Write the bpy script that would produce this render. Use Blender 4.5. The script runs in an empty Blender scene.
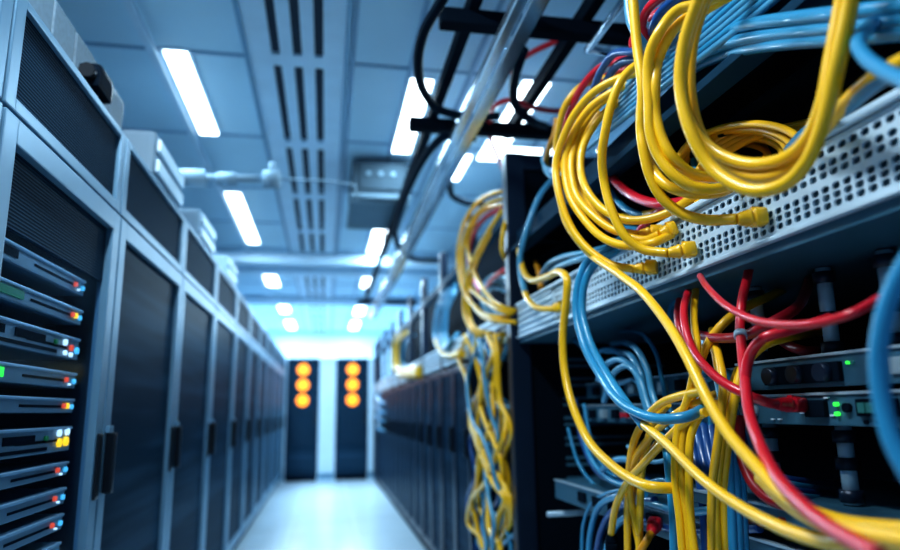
import bpy, bmesh, math, random
from mathutils import Vector, Matrix
random.seed(7)
C = bpy.context.scene.collection

# ------------------------------------------------------------------ camera model
H = 1.05; F = 668.0
_vx, _vy, _vvx = 325.0, 412.0, 400.0
dy = Vector((_vx-450, 275-_vy, F)).normalized()
_yy = -((_vvx-450)*(_vx-450)+F*F)/(275-_vy)
dz = Vector((_vvx-450, _yy, F)).normalized()
dx = -(dy.cross(dz))
EYE = Vector((0, 0, H))
def ray(px, py):
    c = Vector((px-450, 275-py, F))
    return Vector((dx.dot(c), dy.dot(c), dz.dot(c)))
def onX(px, py, X): r = ray(px, py); return EYE + r*(X/r.x)
def onY(px, py, Y): r = ray(px, py); return EYE + r*(Y/r.y)
def onZ(px, py, Z): r = ray(px, py); return EYE + r*((Z-H)/r.z)

cam = bpy.data.cameras.new('camera'); camo = bpy.data.objects.new('camera', cam); C.objects.link(camo)
cam.sensor_width = 36; cam.lens = F/900*36; cam.clip_start = 0.02
camo.matrix_world = Matrix(((dx.x, dx.y, -dx.z, 0), (dy.x, dy.y, -dy.z, 0), (dz.x, dz.y, -dz.z, H), (0, 0, 0, 1)))
cam.dof.use_dof = True; cam.dof.focus_distance = 1.36; cam.dof.aperture_fstop = cam.lens/17.5
bpy.context.scene.camera = camo

# ------------------------------------------------------------------ materials
def mat(name, col, rough=0.5, metal=0.0, vary=0.12, scale=6.0, emit=None, strength=0.0, coat=0.0, bump=0.0, bscale=200.0, spec=0.5):
    m = bpy.data.materials.new(name); m.use_nodes = True
    nt = m.node_tree; b = nt.nodes['Principled BSDF']
    b.inputs['Roughness'].default_value = rough; b.inputs['Metallic'].default_value = metal
    b.inputs['Coat Weight'].default_value = coat; b.inputs['Specular IOR Level'].default_value = spec
    if spec < 0.3: b.inputs['IOR'].default_value = 1.05; b.inputs['Specular IOR Level'].default_value = 0.5
    tc = nt.nodes.new('ShaderNodeTexCoord'); nz = nt.nodes.new('ShaderNodeTexNoise')
    nz.inputs['Scale'].default_value = scale; nz.inputs['Detail'].default_value = 4
    nt.links.new(tc.outputs['Object'], nz.inputs['Vector'])
    mx = nt.nodes.new('ShaderNodeMix'); mx.data_type = 'RGBA'
    mx.inputs[6].default_value = (*[c*(1-vary) for c in col], 1); mx.inputs[7].default_value = (*[min(1, c*(1+vary)) for c in col], 1)
    nt.links.new(nz.outputs['Fac'], mx.inputs[0]); nt.links.new(mx.outputs[2], b.inputs['Base Color'])
    if emit:
        b.inputs['Emission Color'].default_value = (*emit, 1); b.inputs['Emission Strength'].default_value = strength
    if bump:
        n2 = nt.nodes.new('ShaderNodeTexNoise'); n2.inputs['Scale'].default_value = bscale
        nt.links.new(tc.outputs['Object'], n2.inputs['Vector'])
        bp = nt.nodes.new('ShaderNodeBump'); bp.inputs['Strength'].default_value = bump; bp.inputs['Distance'].default_value = 0.002
        nt.links.new(n2.outputs['Fac'], bp.inputs['Height']); nt.links.new(bp.outputs['Normal'], b.inputs['Normal'])
    return m

def mesh_mat(name, col_a, col_b, scale_y, scale_z, rough=0.5):
    """dark perforated sheet: fine rows of holes in object space (y along the row, z up)"""
    m = bpy.data.materials.new(name); m.use_nodes = True
    nt = m.node_tree; b = nt.nodes['Principled BSDF']; b.inputs['Roughness'].default_value = rough
    b.inputs['IOR'].default_value = 1.06
    tc = nt.nodes.new('ShaderNodeTexCoord'); sp = nt.nodes.new('ShaderNodeSeparateXYZ'); nt.links.new(tc.outputs['Object'], sp.inputs[0])
    def wave(sock, s):
        mu = nt.nodes.new('ShaderNodeMath'); mu.operation = 'MULTIPLY'; mu.inputs[1].default_value = s; nt.links.new(sock, mu.inputs[0])
        si = nt.nodes.new('ShaderNodeMath'); si.operation = 'SINE'; nt.links.new(mu.outputs[0], si.inputs[0])
        return si.outputs[0]
    a = wave(sp.outputs[2], scale_z)
    c = wave(sp.outputs[1], scale_y)
    mu = nt.nodes.new('ShaderNodeMath'); mu.operation = 'MULTIPLY_ADD'; mu.inputs[1].default_value = 0.35
    nt.links.new(c, mu.inputs[0]); nt.links.new(a, mu.inputs[2])
    r = nt.nodes.new('ShaderNodeMapRange'); r.inputs[1].default_value = -0.4; r.inputs[2].default_value = 0.6
    nt.links.new(mu.outputs[0], r.inputs[0])
    mx = nt.nodes.new('ShaderNodeMix'); mx.data_type = 'RGBA'
    mx.inputs[6].default_value = (*col_a, 1); mx.inputs[7].default_value = (*col_b, 1)
    nt.links.new(r.outputs[0], mx.inputs[0]); nt.links.new(mx.outputs[2], b.inputs['Base Color'])
    bp = nt.nodes.new('ShaderNodeBump'); bp.inputs['Strength'].default_value = 0.5; bp.inputs['Distance'].default_value = 0.003
    nt.links.new(r.outputs[0], bp.inputs['Height']); nt.links.new(bp.outputs['Normal'], b.inputs['Normal'])
    return m

def row_mat(name, a, b):
    m = mat(name, a, 0.42, spec=0.12); nt = m.node_tree; bs = nt.nodes['Principled BSDF']
    tc = nt.nodes.new('ShaderNodeTexCoord'); mp = nt.nodes.new('ShaderNodeMapping'); mp.inputs['Scale'].default_value = (0.6, 0.6, 9.0)
    nz = nt.nodes.new('ShaderNodeTexNoise'); nz.inputs['Scale'].default_value = 1.6; nz.inputs['Detail'].default_value = 1.5
    nt.links.new(tc.outputs['Object'], mp.inputs[0]); nt.links.new(mp.outputs[0], nz.inputs['Vector'])
    r = nt.nodes.new('ShaderNodeMapRange'); r.inputs[1].default_value = 0.42; r.inputs[2].default_value = 0.66; nt.links.new(nz.outputs['Fac'], r.inputs[0])
    mx = nt.nodes.new('ShaderNodeMix'); mx.data_type = 'RGBA'; mx.inputs[6].default_value = (*a, 1); mx.inputs[7].default_value = (*b, 1)
    nt.links.new(r.outputs[0], mx.inputs[0]); nt.links.new(mx.outputs[2], bs.inputs['Base Color'])
    return m

def glass_mat(name):
    m = bpy.data.materials.new(name); m.use_nodes = True; nt = m.node_tree
    for n in list(nt.nodes):
        if n.type == 'BSDF_PRINCIPLED': nt.nodes.remove(n)
    out = next(n for n in nt.nodes if n.type == 'OUTPUT_MATERIAL')
    t = nt.nodes.new('ShaderNodeBsdfTransparent'); t.inputs[0].default_value = (0.82, 0.9, 0.96, 1)
    g = nt.nodes.new('ShaderNodeBsdfGlossy'); g.inputs['Roughness'].default_value = 0.12
    mx = nt.nodes.new('ShaderNodeMixShader'); mx.inputs[0].default_value = 0.035
    nt.links.new(t.outputs[0], mx.inputs[1]); nt.links.new(g.outputs[0], mx.inputs[2])
    nt.links.new(mx.outputs[0], out.inputs[0])
    return m

M = dict(
    ceil=mat('ceiling_tile', (0.50, 0.72, 0.86), 0.85, scale=3, vary=0.06),
    seam=mat('ceiling_grid', (0.22, 0.38, 0.54), 0.6),
    strip=mat('ceiling_vent_white', (0.52, 0.70, 0.84), 0.6),
    slot=mat('slot_dark', (0.012, 0.03, 0.055), 0.8),
    wall=mat('wall_paint', (0.50, 0.68, 0.82), 0.8, scale=2),
    wallfar=mat('far_wall_paint', (0.42, 0.56, 0.66), 0.8, scale=2),
    floor=mat('floor_vinyl', (0.52, 0.66, 0.76), 0.22, scale=1.4, vary=0.16),
    floorseam=mat('floor_joint', (0.38, 0.52, 0.62), 0.5),
    lamp=mat('lamp_diffuser', (0.9, 0.95, 1), 0.5, emit=(0.80, 0.93, 1.0), strength=7.0),
    lampframe=mat('lamp_frame', (0.55, 0.72, 0.85), 0.4, metal=0.2),
    silver=mat('cabinet_frame_silver', (0.125, 0.26, 0.38), 0.40, metal=0.3, scale=20, vary=0.06),
    silver2=mat('bright_steel', (0.50, 0.62, 0.72), 0.22, metal=0.9, scale=20, vary=0.06),
    cab=mat('cabinet_body', (0.008, 0.020, 0.038), 0.45, scale=5, spec=0.2),
    mesh=mesh_mat('perforated_door', (0.004, 0.014, 0.030), (0.024, 0.062, 0.105), 1000, 800),
    pane=row_mat('dark_door_panel', (0.008, 0.026, 0.050), (0.019, 0.050, 0.088)),
    glass=glass_mat('door_glass'),
    black=mat('matt_black', (0.005, 0.011, 0.020), 0.45, spec=0.2),
    deep=mat('rack_interior_black', (0.003, 0.008, 0.015), 0.7, spec=0.15),
    post=mat('rack_post', (0.010, 0.024, 0.050), 0.32, metal=0.3),
    rail=mat('rack_rail_blue_steel', (0.014, 0.048, 0.085), 0.45, scale=9, spec=0.2),
    panel=mat('perforated_panel_paint', (0.60, 0.76, 0.87), 0.38, metal=0.1, scale=30, vary=0.04),
    chassis=mat('device_chassis', (0.045, 0.14, 0.21), 0.4, metal=0.1, scale=10),
    server=mat('server_face', (0.27, 0.37, 0.43), 0.42, metal=0.1, scale=12),
    serverlip=mat('server_edge', (0.42, 0.56, 0.66), 0.35, metal=0.3),
    handle=mat('handle_black', (0.004, 0.007, 0.012), 0.3),
    yellow=mat('yellow_jacket', (0.95, 0.53, 0.012), 0.32, scale=4, vary=0.08, coat=0.25),
    yellow2=mat('yellow_jacket_dull', (0.84, 0.46, 0.012), 0.36, scale=4, vary=0.1, coat=0.2),  # slightly darker, rougher yellow for some of the cords
    blue=mat('blue_jacket', (0.028, 0.27, 0.48), 0.32, scale=4, vary=0.1, coat=0.3),
    lblue=mat('light_blue_jacket', (0.07, 0.31, 0.50), 0.32, scale=4, vary=0.1, coat=0.3),
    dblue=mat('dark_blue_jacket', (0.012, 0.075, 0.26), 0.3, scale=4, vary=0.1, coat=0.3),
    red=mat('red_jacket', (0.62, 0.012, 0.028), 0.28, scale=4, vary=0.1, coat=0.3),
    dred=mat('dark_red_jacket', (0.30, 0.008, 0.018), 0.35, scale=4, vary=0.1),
    orange=mat('orange_jacket', (0.72, 0.30, 0.010), 0.35, scale=4, vary=0.1),
    white=mat('white_plastic', (0.62, 0.76, 0.86), 0.45),
    grey=mat('grey_plastic', (0.10, 0.16, 0.21), 0.6, spec=0.2),
    greydk=mat('dark_grey_mesh', (0.10, 0.17, 0.23), 0.6, scale=60, vary=0.4),
    blackcord=mat('black_rubber', (0.005, 0.015, 0.028), 0.45, spec=0.25),
    chrome=mat('chrome_tube', (0.55, 0.78, 0.95), 0.2, metal=0.2, scale=15),
    led_r=mat('led_red', (0.5, 0.02, 0.01), 0.4, emit=(1, 0.12, 0.06), strength=0.9),
    led_c=mat('led_cyan', (0.1, 0.5, 0.7), 0.4, emit=(0.12, 0.62, 1.0), strength=0.9),
    led_a=mat('led_amber', (0.7, 0.4, 0.02), 0.4, emit=(1, 0.55, 0.02), strength=1.6),
    led_w=mat('led_white', (0.7, 0.8, 0.9), 0.4, emit=(0.7, 0.9, 1.0), strength=1.2),
    led_g=mat('led_green', (0.02, 0.6, 0.05), 0.4, emit=(0.05, 1.0, 0.08), strength=1.2),
    led_o=mat('beacon_orange', (0.9, 0.35, 0.02), 0.4, emit=(1.0, 0.22, 0.004), strength=2.3),
    pipe=mat('pipe_paint', (0.26, 0.37, 0.46), 0.55, spec=0.2),
    white2=mat('dull_white', (0.30, 0.42, 0.52), 0.6, spec=0.2),
    screen_g=mat('screen_green', (0.01, 0.12, 0.05), 0.3, emit=(0.02, 0.5, 0.12), strength=0.12),
    airgrey=mat('air_unit_grey', (0.055, 0.085, 0.11), 0.6, spec=0.2),
    airtrim=mat('air_unit_trim', (0.16, 0.24, 0.30), 0.6, spec=0.2),
    screen_t=mat('screen_teal', (0.03, 0.12, 0.13), 0.25, emit=(0.05, 0.35, 0.33), strength=0.12),
)

# ------------------------------------------------------------------ mesh helpers
class MB:
    def __init__(s): s.bm = bmesh.new()
    def box(s, x0, x1, y0, y1, z0, z1, bev=0.0):
        t = bmesh.new()
        bmesh.ops.create_cube(t, size=1)
        for v in t.verts:
            v.co = Vector(((x0+x1)/2+v.co.x*(x1-x0), (y0+y1)/2+v.co.y*(y1-y0), (z0+z1)/2+v.co.z*(z1-z0)))
        if bev: bmesh.ops.bevel(t, geom=t.edges[:], offset=bev, segments=2, affect='EDGES', profile=0.7)
        me = bpy.data.meshes.new('t'); t.to_mesh(me); t.free(); s.bm.from_mesh(me); bpy.data.meshes.remove(me)
        return s
    def cyl(s, a, b, r, n=16, r2=None):
        a = Vector(a); b = Vector(b); d = (b-a).normalized(); u = d.orthogonal().normalized(); w = d.cross(u)
        r2 = r if r2 is None else r2
        A = [s.bm.verts.new(a+(u*math.cos(t)+w*math.sin(t))*r) for t in [2*math.pi*i/n for i in range(n)]]
        B = [s.bm.verts.new(b+(u*math.cos(t)+w*math.sin(t))*r2) for t in [2*math.pi*i/n for i in range(n)]]
        for i in range(n):
            j = (i+1) % n; f = s.bm.faces.new((A[i], A[j], B[j], B[i])); f.smooth = True
        s.bm.faces.new(A[::-1]); s.bm.faces.new(B)
        return s
    def tube(s, pts, r, n=10):
        pts = [Vector(p) for p in pts]; N = len(pts)
        T = [(pts[min(i+1, N-1)]-pts[max(i-1, 0)]).normalized() for i in range(N)]
        u = T[0].orthogonal().normalized(); prev = None
        for i in range(N):
            u = (u-T[i]*u.dot(T[i])).normalized(); w = T[i].cross(u)
            ring = [s.bm.verts.new(pts[i]+(u*math.cos(2*math.pi*k/n)+w*math.sin(2*math.pi*k/n))*r) for k in range(n)]
            if prev:
                for k in range(n):
                    j = (k+1) % n; f = s.bm.faces.new((prev[k], prev[j], ring[j], ring[k])); f.smooth = True
            else: s.bm.faces.new(ring[::-1])
            prev = ring
        s.bm.faces.new(prev)
        return s
    def poly(s, pts): s.bm.faces.new([s.bm.verts.new(Vector(p)) for p in pts]); return s
    def build(s, name, m, parent=None, origin=None):
        bm = s.bm
        bmesh.ops.recalc_face_normals(bm, faces=bm.faces[:])
        if parent is not None: o0 = parent['_o'] if '_o' in parent else (0, 0, 0)
        if origin is None:
            if parent is None:
                vs = [v.co for v in bm.verts]
                origin = Vector(((min(v.x for v in vs)+max(v.x for v in vs))/2, (min(v.y for v in vs)+max(v.y for v in vs))/2, min(v.z for v in vs)))
            else: origin = ORG[parent.name]
        origin = Vector(origin)
        for v in bm.verts: v.co -= origin
        me = bpy.data.meshes.new(name); bm.to_mesh(me); bm.free(); me.materials.append(m)
        o = bpy.data.objects.new(name, me); C.objects.link(o)
        if parent is not None:
            o.parent = parent; o.location = origin-ORG[parent.name]
        else: o.location = origin
        ORG[o.name] = origin
        return o
ORG = {}
def tag(o, label=None, cat=None, group=None, kind=None):
    if label: o['label'] = label
    if cat: o['category'] = cat
    if group: o['group'] = group
    if kind: o['kind'] = kind
    return o
def empty(name, loc, label, cat, group=None):
    o = bpy.data.objects.new(name, None); C.objects.link(o); o.location = loc; o.empty_display_size = 0.05
    ORG[o.name] = Vector(loc)
    return tag(o, label, cat, group)
def struct(name, mb, m, parent=None):
    o = mb.build(name, m, parent)
    if parent is None: o['kind'] = 'structure'
    return o
def copy_tree(o, delta, label, group=None):
    c = o.copy(); C.objects.link(c); c.location = o.location+Vector(delta); ORG[c.name] = ORG[o.name]+Vector(delta)
    c['label'] = label
    if group: c['group'] = group
    for ch in o.children:
        d = ch.copy(); C.objects.link(d); d.parent = c; ORG[d.name] = ORG[ch.name]+Vector(delta)
        for g in ch.children:
            e = g.copy(); C.objects.link(e); e.parent = d
    return c

def spline(P, seg=9):
    P = [Vector(p) for p in P]
    if len(P) == 2: return [P[0].lerp(P[1], i/4) for i in range(5)]
    Q = [P[0]*2-P[1]]+P+[P[-1]*2-P[-2]]
    out = []
    for i in range(1, len(Q)-2):
        p0, p1, p2, p3 = Q[i-1:i+3]
        d1 = max((p1-p0).length, 1e-5)**.5; d2 = max((p2-p1).length, 1e-5)**.5; d3 = max((p3-p2).length, 1e-5)**.5
        for k in range(seg):
            t = k/seg
            m1 = ((p1-p0)/d1-(p2-p0)/(d1+d2)+(p2-p1)/d2)*d2
            m2 = ((p2-p1)/d2-(p3-p1)/(d2+d3)+(p3-p2)/d3)*d2
            out.append(p1*(2*t**3-3*t**2+1)+m1*(t**3-2*t**2+t)+p2*(-2*t**3+3*t**2)+m2*(t**3-t**2))
    out.append(P[-1])
    return out

def frame(mb, x0, x1, y0, y1, z0, z1, w, wt=None, wb=None, bev=0.004):
    wt = w if wt is None else wt; wb = w if wb is None else wb
    mb.box(x0, x1, y0, y0+w, z0, z1, bev); mb.box(x0, x1, y1-w, y1, z0, z1, bev)
    mb.box(x0, x1, y0+w-0.002, y1-w+0.002, z1-wt, z1, bev); mb.box(x0, x1, y0+w-0.002, y1-w+0.002, z0, z0+wb, bev)
    return mb

# ------------------------------------------------------------------ the room
CZ = 2.8
struct('floor', MB().box(-2.3, 2.3, -1.2, 15, -0.1, 0), M['floor'])
struct('ceiling', MB().box(-2.3, 2.3, -1.2, 15, CZ, CZ+0.1), M['ceil'])
struct('wall_left', MB().box(-2.4, -2.3, -1.2, 15, 0, CZ), M['wall'])
struct('wall_right', MB().box(2.3, 2.4, -1.2, 15, 0, CZ), M['wall'])
struct('wall_back', MB().box(-2.3, 2.3, 15, 15.1, 0, CZ), M['wallfar'])
n = 1
for X in (-1.35, -0.86, 0.10, 0.40, 0.72, 1.35):
    struct('trim_%d' % n, MB().box(X-0.012, X+0.012, -1.2, 15, CZ-0.012, CZ+0.002, 0.003), M['seam']); n += 1
for k in range(16):
    Y = -0.9+1.02*k
    struct('trim_%d' % n, MB().box(-2.3, 2.3, Y-0.011, Y+0.011, CZ-0.008, CZ+0.002, 0.002), M['seam']); n += 1
for Y0, Y1, z in ((7.35, 7.55, 2.66), (8.05, 8.3, 2.70), (10.4, 10.6, 2.68)):
    struct('trim_%d' % n, MB().box(-2.3, 2.3, Y0, Y1, z, CZ+0.002, 0.01), M['strip']); n += 1
struct('trim_%d' % n, MB().box(-0.885, -0.845, -1.2, 15, CZ-0.03, CZ, 0.006), M['strip']); n += 1
# floor tile joints
for k in range(24):
    struct('trim_%d' % n, MB().box(-0.62, 0.75, 0.6*k+0.3, 0.6*k+0.306, -0.001, 0.0012), M['floorseam']); n += 1
for X in (-0.3, 0.3):
    struct('trim_%d' % n, MB().box(X, X+0.006, 0, 11.2, -0.001, 0.0012), M['floorseam']); n += 1

# ceiling vent strip with slots
for k in range(13):
    y0 = 1.02+1.1*k
    if k < 1: continue
    v = empty('ceiling_vent', (-0.17, y0, CZ-0.02), '', 'vent', 'slotted vent panels in the ceiling strip')
    v['label'] = ('slotted white ceiling vent panel, %s of its row counting toward the far end' % ['', 'nearest', 'second', 'third', 'fourth', 'fifth', 'sixth', 'seventh', 'eighth', 'ninth', 'tenth', 'eleventh', 'twelfth'][k])
    mb = MB()
    xs = [-0.42, -0.295, -0.255, -0.192, -0.150, -0.088, -0.046, 0.075]
    mb.box(-0.42, 0.075, y0-0.055, y0, CZ-0.02, CZ-0.004); mb.box(-0.42, 0.075, y0+0.99, y0+1.045, CZ-0.02, CZ-0.004)
    for a, b in ((0, 1), (2, 3), (4, 5), (6, 7)): mb.box(xs[a], xs[b], y0, y0+0.99, CZ-0.02, CZ-0.004)
    mb.build('vent_plate', M['strip'], v)
    MB().box(-0.40, 0.06, y0, y0+0.99, CZ-0.006, CZ-0.001).build('dark_backing', M['slot'], v)
    for X in (-0.415, 0.070):
        MB().box(X-0.012, X+0.012, y0-0.055, y0+1.045, CZ-0.03, CZ-0.018, 0.004).build('edge_rib', M['silver'], v)

# ceiling lights
def light(x0, x1, y0, y1, label, power=1.0, col=(0.60, 0.84, 1.0)):
    l = empty('ceiling_light', ((x0+x1)/2, (y0+y1)/2, CZ-0.02), label, 'ceiling light', 'long ceiling lights')
    MB().box(x0-0.015, x1+0.015, y0-0.015, y1+0.015, CZ-0.012, CZ-0.002, 0.003).build('light_frame', M['lampframe'], l)
    MB().box(x0, x1, y0, y1, CZ-0.022, CZ-0.010, 0.003).build('diffuser', M['lamp'], l)
    a = bpy.data.lights.new('lamp', 'AREA'); a.shape = 'RECTANGLE'; a.size = x1-x0; a.size_y = y1-y0
    a.energy = 34*power*(y1-y0); a.color = col
    lo = bpy.data.objects.new('lamp', a); C.objects.link(lo); lo.location = ((x0+x1)/2, (y0+y1)/2, CZ-0.03)
    lo.parent = l; lo.location = Vector((0, 0, -0.012))
light(-0.812, -0.704, 3.17, 4.17, 'long ceiling light left of the vent strip, nearest of its row')
light(-0.825, -0.71, 5.36, 7.0, 'long ceiling light beyond the pale sprinkler pipe, left of the vent strip')
light(-0.82, -0.66, 8.45, 9.45, 'third ceiling light in the row left of the vent strip', 2.4)
light(-0.80, -0.64, 11.0, 12.0, 'fourth ceiling light in the row left of the vent strip, near the far cabinets', 3.4)
light(-0.80, -0.64, 13.2, 14.4, 'last ceiling light in the row left of the vent strip', 2.6)
light(0.415, 0.535, 3.27, 4.30, 'long ceiling light in front of the hanging grey air unit', 0.6)
light(0.43, 0.60, 6.3, 7.3, 'short bright ceiling light just beyond the hanging grey air unit')
light(0.46, 0.62, 8.5, 9.4, 'third ceiling light in the row right of the vent strip', 2.4)
light(0.48, 0.64, 11.2, 12.2, 'fourth ceiling light in the row right of the vent strip, near the far cabinets', 3.4)
light(0.48, 0.64, 13.2, 14.4, 'last ceiling light in the row right of the vent strip', 2.6)
light(1.02, 1.17, 3.2, 4.35, 'ceiling light seen through the black cable ladder', 0.8)
light(1.14, 1.50, 4.12, 4.20, 'crosswise ceiling light behind the tall black rack post', 0.8)
light(0.92, 0.97, 4.3, 4.8, 'slim ceiling light seen between the steel channel and the ladder', 0.6)
light(-0.50, -0.34, 0.35, 1.45, 'added unseen ceiling light over the aisle, brightening the open rack', 1.5, (0.80, 0.92, 1.0))  # out-of-view lamp, added to light the panel front from the aisle side

# ------------------------------------------------------------------ left row of cabinets
XL = -0.63; TOP = 1.90
WORDS = ['nearest', 'second', 'third', 'fourth', 'fifth', 'sixth', 'seventh', 'eighth', 'ninth', 'tenth', 'eleventh']
def left_cabinet(y0, y1, label, glazed=False):
    g = 0.006; y0 += g; y1 -= g
    c = empty('server_cabinet', ((XL-0.45), (y0+y1)/2, 0), label, 'server cabinet', 'server cabinets along the left side')
    if glazed:
        mb = MB(); mb.box(XL-0.9, XL-0.88, y0, y1, 0.08, TOP); mb.box(XL-0.88, XL-0.03, y0, y0+0.02, 0.08, TOP); mb.box(XL-0.88, XL-0.03, y1-0.02, y1, 0.08, TOP)
        mb.box(XL-0.88, XL-0.03, y0+0.02, y1-0.02, TOP-0.02, TOP); mb.box(XL-0.88, XL-0.03, y0+0.02, y1-0.02, 0.08, 0.10)
        mb.build('body', M['cab'], c)
    else:
        MB().box(XL-0.9, XL-0.03, y0, y1, 0.08, TOP, 0.004).build('body', M['cab'], c)
    MB().box(XL-0.88, XL-0.05, y0+0.01, y1-0.01, 0, 0.08).build('plinth', M['black'], c)
    p = frame(MB(), XL-0.028, XL, y0, y1, 1.655, TOP+0.005, 0.045, 0.02, 0.03).build('top_panel_frame', M['silver'], c)
    MB().box(XL-0.026, XL-0.012, y0+0.045, y1-0.045, 1.685, TOP-0.015).build('perforated_sheet', M['mesh'], p)
    d = frame(MB(), XL-0.028, XL+0.004, y0, y1, 0.10, 1.645, 0.06, 0.055, 0.06).build('door', M['silver'], c)
    if glazed:
        MB().box(XL-0.024, XL-0.014, y0+0.06, y1-0.06, 1.43, 1.59).build('perforated_sheet', M['mesh'], d)
        MB().box(XL-0.020, XL-0.016, y0+0.06, y1-0.06, 0.16, 1.43).build('glass_pane', M['glass'], d)
    else:
        MB().box(XL-0.026, XL-0.012, y0+0.06, y1-0.06, 0.16, 1.59).build('door_panel', M['pane'], d)
    h = MB().box(XL+0.004, XL+0.03, y0+0.018, y0+0.045, 0.83, 1.0, 0.006).build('handle', M['handle'], d)
    MB().box(XL+0.003, XL+0.016, y0+0.012, y0+0.052, 1.0, 1.02, 0.003).build('hinge_cap', M['silver'], d)
    MB().box(XL-0.02, XL+0.012, y1-0.045, y1-0.012, 0.82, 1.0, 0.006).build('latch', M['handle'], d)
    return c
YB = [0.45, 1.345, 2.12, 3.05, 3.97, 4.90, 5.80, 6.70, 7.60, 8.50, 9.40, 10.30, 10.97]
left_cabinet(YB[0], YB[1], 'silver framed cabinet at the left edge, before the one holding the servers')
left_cabinet(YB[1], YB[2], 'glass-doored silver and black cabinet holding the stack of lit servers', True)
proto = None
for i in range(2, 12):
    lab = 'closed dark-doored cabinet with silver frame, %s beyond the glass-doored server cabinet' % (['first', 'second', 'third', 'fourth', 'fifth', 'sixth', 'seventh', 'eighth', 'ninth', 'tenth'][i-2])
    left_cabinet(YB[i], YB[i+1], lab)
# dark unlit equipment silhouettes live inside closed cabinets; not visible

# servers behind the glass
SX = -0.665; SR = 1.965
SV = [  # z0, z1, kind, label
    (1.372, 1.412, 'dark', 'topmost slim server of the stack in the glass-doored cabinet'),
    (1.292, 1.330, 'green', 'second server from the top, dim green screen, red and amber lights'),
    (1.197, 1.252, 'bays', 'taller server with dark drive slots, third from the top of the stack'),
    (1.122, 1.161, 'bright', 'slim server with a bright green screen, fourth from the top of the stack'),
    (1.058, 1.093, 'amber', 'slim server with an amber screen, fifth from the top of the stack'),
    (0.962, 1.022, 'lit', 'taller server with white and yellow lights, sixth from the top of the stack'),
    (0.900, 0.933, 'plain', 'slim server directly under the one with yellow lights'),
    (0.828, 0.868, 'plain', 'slim server third from the bottom of the visible stack, red and cyan lights'),
    (0.765, 0.804, 'plain', 'slim server low in the stack, two below the yellow-lit one and one more'),
    (0.690, 0.735, 'plain', 'lowest server of the stack in the glass-doored cabinet'),
]
SV[8] = SV[8][:3] + ('slim server just above the lowest of the stack, red and cyan lights',)
def dot(name, m, parent, y, z, r=0.008, x=SX):
    return MB().cyl((x+0.004, y, z), (x+0.011, y, z), r, 12).build(name, m, parent)
for z0, z1, kind, lab in SV:
    s = empty('rack_server', (SX-0.3, 1.65, z0), lab, 'server', 'servers stacked in the glass-doored cabinet')
    MB().box(SX-0.6, SX-0.006, 1.40, SR, z0, z1, 0.002).build('chassis', M['chassis'], s)
    f = MB().box(SX-0.006, SX+0.004, 1.375, SR, z0, z1, 0.003).build('front_plate', M['server'], s)
    MB().box(SX-0.012, SX+0.010, 1.375, SR-0.004, z1-0.006, z1+0.001, 0.002).build('edge_lip', M['serverlip'], f)
    zc = (z0+z1)/2; h = z1-z0
    MB().box(SX+0.003, SX+0.0055, 1.64, SR-0.085, zc-0.005, zc+0.001).build('slot_line', M['black'], f)
    if kind == 'green':
        MB().box(SX+0.004, SX+0.007, 1.385, 1.60, zc-0.009, zc+0.009).build('screen', M['screen_g'], s)
    if kind == 'bright':
        MB().box(SX+0.004, SX+0.007, 1.385, 1.545, zc-0.010, zc+0.010).build('screen', M['led_g'], s)
    if kind == 'amber':
        MB().box(SX+0.004, SX+0.007, 1.385, 1.525, zc-0.008, zc+0.008).build('screen', M['led_a'], s)
    if kind == 'dark':
        MB().box(SX+0.004, SX+0.007, 1.36, 1.55, zc-0.008, zc+0.010).build('screen', M['black'], s)
    if kind in ('bays', 'lit'):
        for a, b in ((1.36, 1.53), (1.58, 1.74)):
            MB().box(SX+0.003, SX+0.006, a, b, zc-0.003, zc+0.015).build('drive_slot', M['black'], s)
        MB().box(SX+0.003, SX+0.006, 1.36, SR-0.15, z0+0.007, z0+0.015).build('drive_slot', M['black'], s)
        dot('indicator_light', M['screen_g'], s, SR-0.165, zc+0.006, 0.006)
    if kind == 'lit':
        for y, z, m, r in ((SR-0.085, zc+0.016, 'led_w', .009), (SR-0.032, zc+0.018, 'led_w', .009), (SR-0.080, zc-0.008, 'led_a', .011), (SR-0.036, zc-0.006, 'led_a', .012)):
            dot('indicator_light', M[m], s, y, z, r)
    elif kind == 'bays':
        dot('indicator_light', M['led_r'], s, SR-0.06, zc, 0.008); dot('indicator_light', M['led_w'], s, SR-0.105, zc+0.01, 0.008)
        dot('indicator_light', M['led_c'], s, SR-0.020, zc-0.004, 0.009); dot('indicator_light', M['led_w'], s, SR-0.10, zc-0.016, 0.006); dot('indicator_light', M['led_w'], s, SR-0.06, zc-0.018, 0.006)
    else:
        dot('indicator_light', M['led_r'], s, SR-0.072, zc, 0.0065)
        dot('indicator_light', M['led_c'], s, SR-0.020, zc-0.002, 0.0065)
        if kind in ('green', 'amber'): dot('indicator_light', M['led_a'], s, SR-0.050, zc, 0.0075)
        else: dot('indicator_light', M['led_w'], s, SR-0.05, zc-0.011, 0.0028)

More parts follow.
